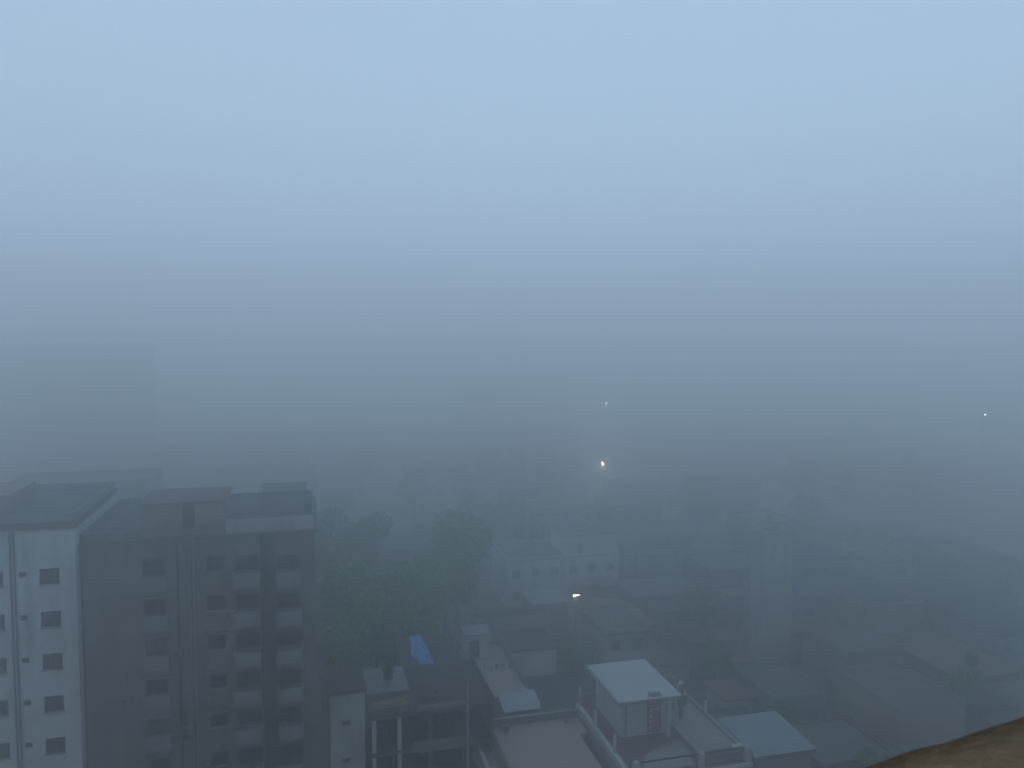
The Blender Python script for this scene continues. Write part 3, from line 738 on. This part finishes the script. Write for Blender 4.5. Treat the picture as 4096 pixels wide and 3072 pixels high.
def tree(x, y, h, label, group=None, leaf=0, wide=1.0, name="tree"):
    k = random.randrange(6); s = h/9.6
    e = empty(name, (x, y, 0), label, "tree", group, random.uniform(0, 6.28)); e.scale = (s*wide, s*wide, s)
    o = link("trunk", TV[k][0], e); c = link("crown", TV[k][1][leaf], e, (0, 0, 6.6))
    return e
random.seed(4)
near = [
    (3.6, 86.5, 9.5, 1, "bushy tree close behind the stair tower of the half-built house"),
    (7.5, 90, 11, 0, "dark tree straight behind the blue tarpaulin, left of it"),
    (12.6, 88, 9, 0, "dark tree right behind the blue tarpaulin"),
    (5, 98, 13.5, 1, "tall green tree above the half-built house, leftmost of the grove"),
    (11, 97, 13, 1, "tall green tree in the middle of the grove left of centre"),
    (17, 101, 13.5, 1, "tall green tree at the right end of the grove"),
    (9, 117, 15, 0, "dark tall tree behind the middle of the grove"),
    (20.5, 112, 16, 1, "tallest pale green tree at the right of the grove"),
    (2, 121, 15, 0, "dark tree at the back left of the grove beside the grey block"),
    (27.5, 86.3, 7, 0, "small dark tree between the white block and the pale house"),
    (29.3, 83.2, 6.5, 0, "small dark bushy tree left of the pale house with one window"),
    (46, 83, 6.0, 0, "round tree behind the bluish tin roof"),
    (46.4, 70.2, 5.0, 0, "low round tree right of the bluish tin roof"),
    (47.6, 57.5, 6.0, 0, "dark tree in the lane beside the brown ledge"),
    (52.5, 57, 5.4, 0, "second dark tree in the lane, nearer the brown ledge"),
    (66, 67, 7.0, 0, "tree just above the middle of the brown ledge"),
    (50.5, 97, 7.5, 0, "tree left of the pale tower house"),
    (67, 87, 7.5, 1, "tree right of the pale tower house"),
    (78, 84, 7, 0, "tree over the right part of the brown ledge"),
    (90, 88.5, 8, 1, "tree at right edge above the brown ledge"),
]
for (x, y, h, lf, lb) in near: tree(x, y, h, lb, None, lf, 1.1)
e = empty("bamboo_clump", (2.1, 84.0, 0), "yellowish green slim tree squeezed beside the grey block's right corner", "tree"); e.scale = (1, 1, 1.5)
link("trunk", TV[1][0], e); link("crown", YC, e, (0, 0, 4.4))
random.seed(31)
spots = []
for k in range(90):
    y = random.uniform(135, 330); x = random.uniform(-.33*y, 1.06*y)
    if x < 0 and y < 160: continue
    if abs(x-74.9*y/196.3) < 4 and y < 200: continue
    if abs(x-137.5*y/355.8) < 9 and y < 360: continue
    if abs(x-y) < 7 and y < 270: continue
    spots.append((x, y))
spots.sort(key=lambda p: p[0]/p[1]); nt = 0
for x, y in spots:
    far = y > 230
    if not far: nt += 1
    tree(x, y, random.uniform(7, 13), "faint tree fading into the distant fog" if far else f"dim tree half lost in the mid-distance fog, {ORD[nt-1]} of these from the left",
         "trees lost in the far fog" if far else "trees half lost in the fog", random.randrange(2), random.uniform(.9, 1.3))
for k in range(16):   # bigger clump, centre left, far
    y = random.uniform(300, 420); x = y*random.uniform(.17, .33)
    tree(x, y, random.uniform(14, 20), "tall faint tree of the far dark clump left of the lamps", "far clump of tall trees", 0, 1.2)
# potted bush on the half-built roof
e = empty("roof_bush", (6.4, 67.4, 12.06), "small dark bush growing on the half-built house's roof", "bush"); e.scale = (.2, .2, .2)
link("stem", TV[2][0], e); link("crown", TV[2][1][0], e, (0, 0, 5.0))

# ------------------------------------------------------------------ the building one looks out from, with its brown ledge
def own_building():
    e = empty("viewers_building", (0, 0, 0), "rough brown mossy concrete ledge crossing the lower right corner", "building", None, R(12.4))
    box("wall", M['lgrey'], e, -9, 14, -12, -.35, 0, 62)
    # ledge: uneven slab, front edge crumbled
    m = MB(); nx, ny = 60, 14; rnd = random.Random(2)
    P = []
    jag = [0]
    for i in range(nx+1): jag.append(jag[-1]*.6 + rnd.uniform(-.007, .007))
    for j in range(ny+1):
        for i in range(nx+1):
            x = .2 + 3.2*i/nx
            ye = .79 + jag[i] + .008*math.sin(x*9)
            y = -.346 + (ye+.346)*(j/ny)
            z = 41.38 + rnd.uniform(-.004, .004) + .006*math.sin(x*7+y*5) - (.02 if j == ny else 0)
            P.append((x, y, z))
    f = [(j*(nx+1)+i, j*(nx+1)+i+1, (j+1)*(nx+1)+i+1, (j+1)*(nx+1)+i) for j in range(ny) for i in range(nx)]
    n0 = len(P); b = [(x, y, z-.1) for x, y, z in P]; P += b
    f += [tuple(n0+q for q in reversed(t)) for t in f]
    k = ny*(nx+1)
    f += [(k+i, n0+k+i, n0+k+i+1, k+i+1) for i in range(nx)]
    f += [(j*(nx+1), (j+1)*(nx+1), n0+(j+1)*(nx+1), n0+j*(nx+1)) for j in range(ny)]
    f += [(j*(nx+1)+nx, n0+j*(nx+1)+nx, n0+(j+1)*(nx+1)+nx, (j+1)*(nx+1)+nx) for j in range(ny)]
    m.v, m.f = P, f
    o = m.build("ledge", M['ledge'], e)
    for q in o.data.polygons: q.use_smooth = True
own_building()

# ------------------------------------------------------------------ haze
hm = bpy.data.materials.new("haze"); hm.use_nodes = True
n = hm.node_tree.nodes; n.clear()
om = n.new("ShaderNodeOutputMaterial"); pv = n.new("ShaderNodeVolumePrincipled")
pv.inputs["Color"].default_value = (.984, .995, 1.0, 1); pv.inputs["Density"].default_value = FOG_DENSITY; pv.inputs["Anisotropy"].default_value = 0.87
hm.node_tree.links.new(pv.outputs[0], om.inputs["Volume"])
h = MB().box(-4100, 4100, -700, 6100, -1.0, FOG_TOP).build("haze", hm)
tag(h, kind="stuff")
print("HOUSES", cnt, "OBJECTS", len(bpy.data.objects))
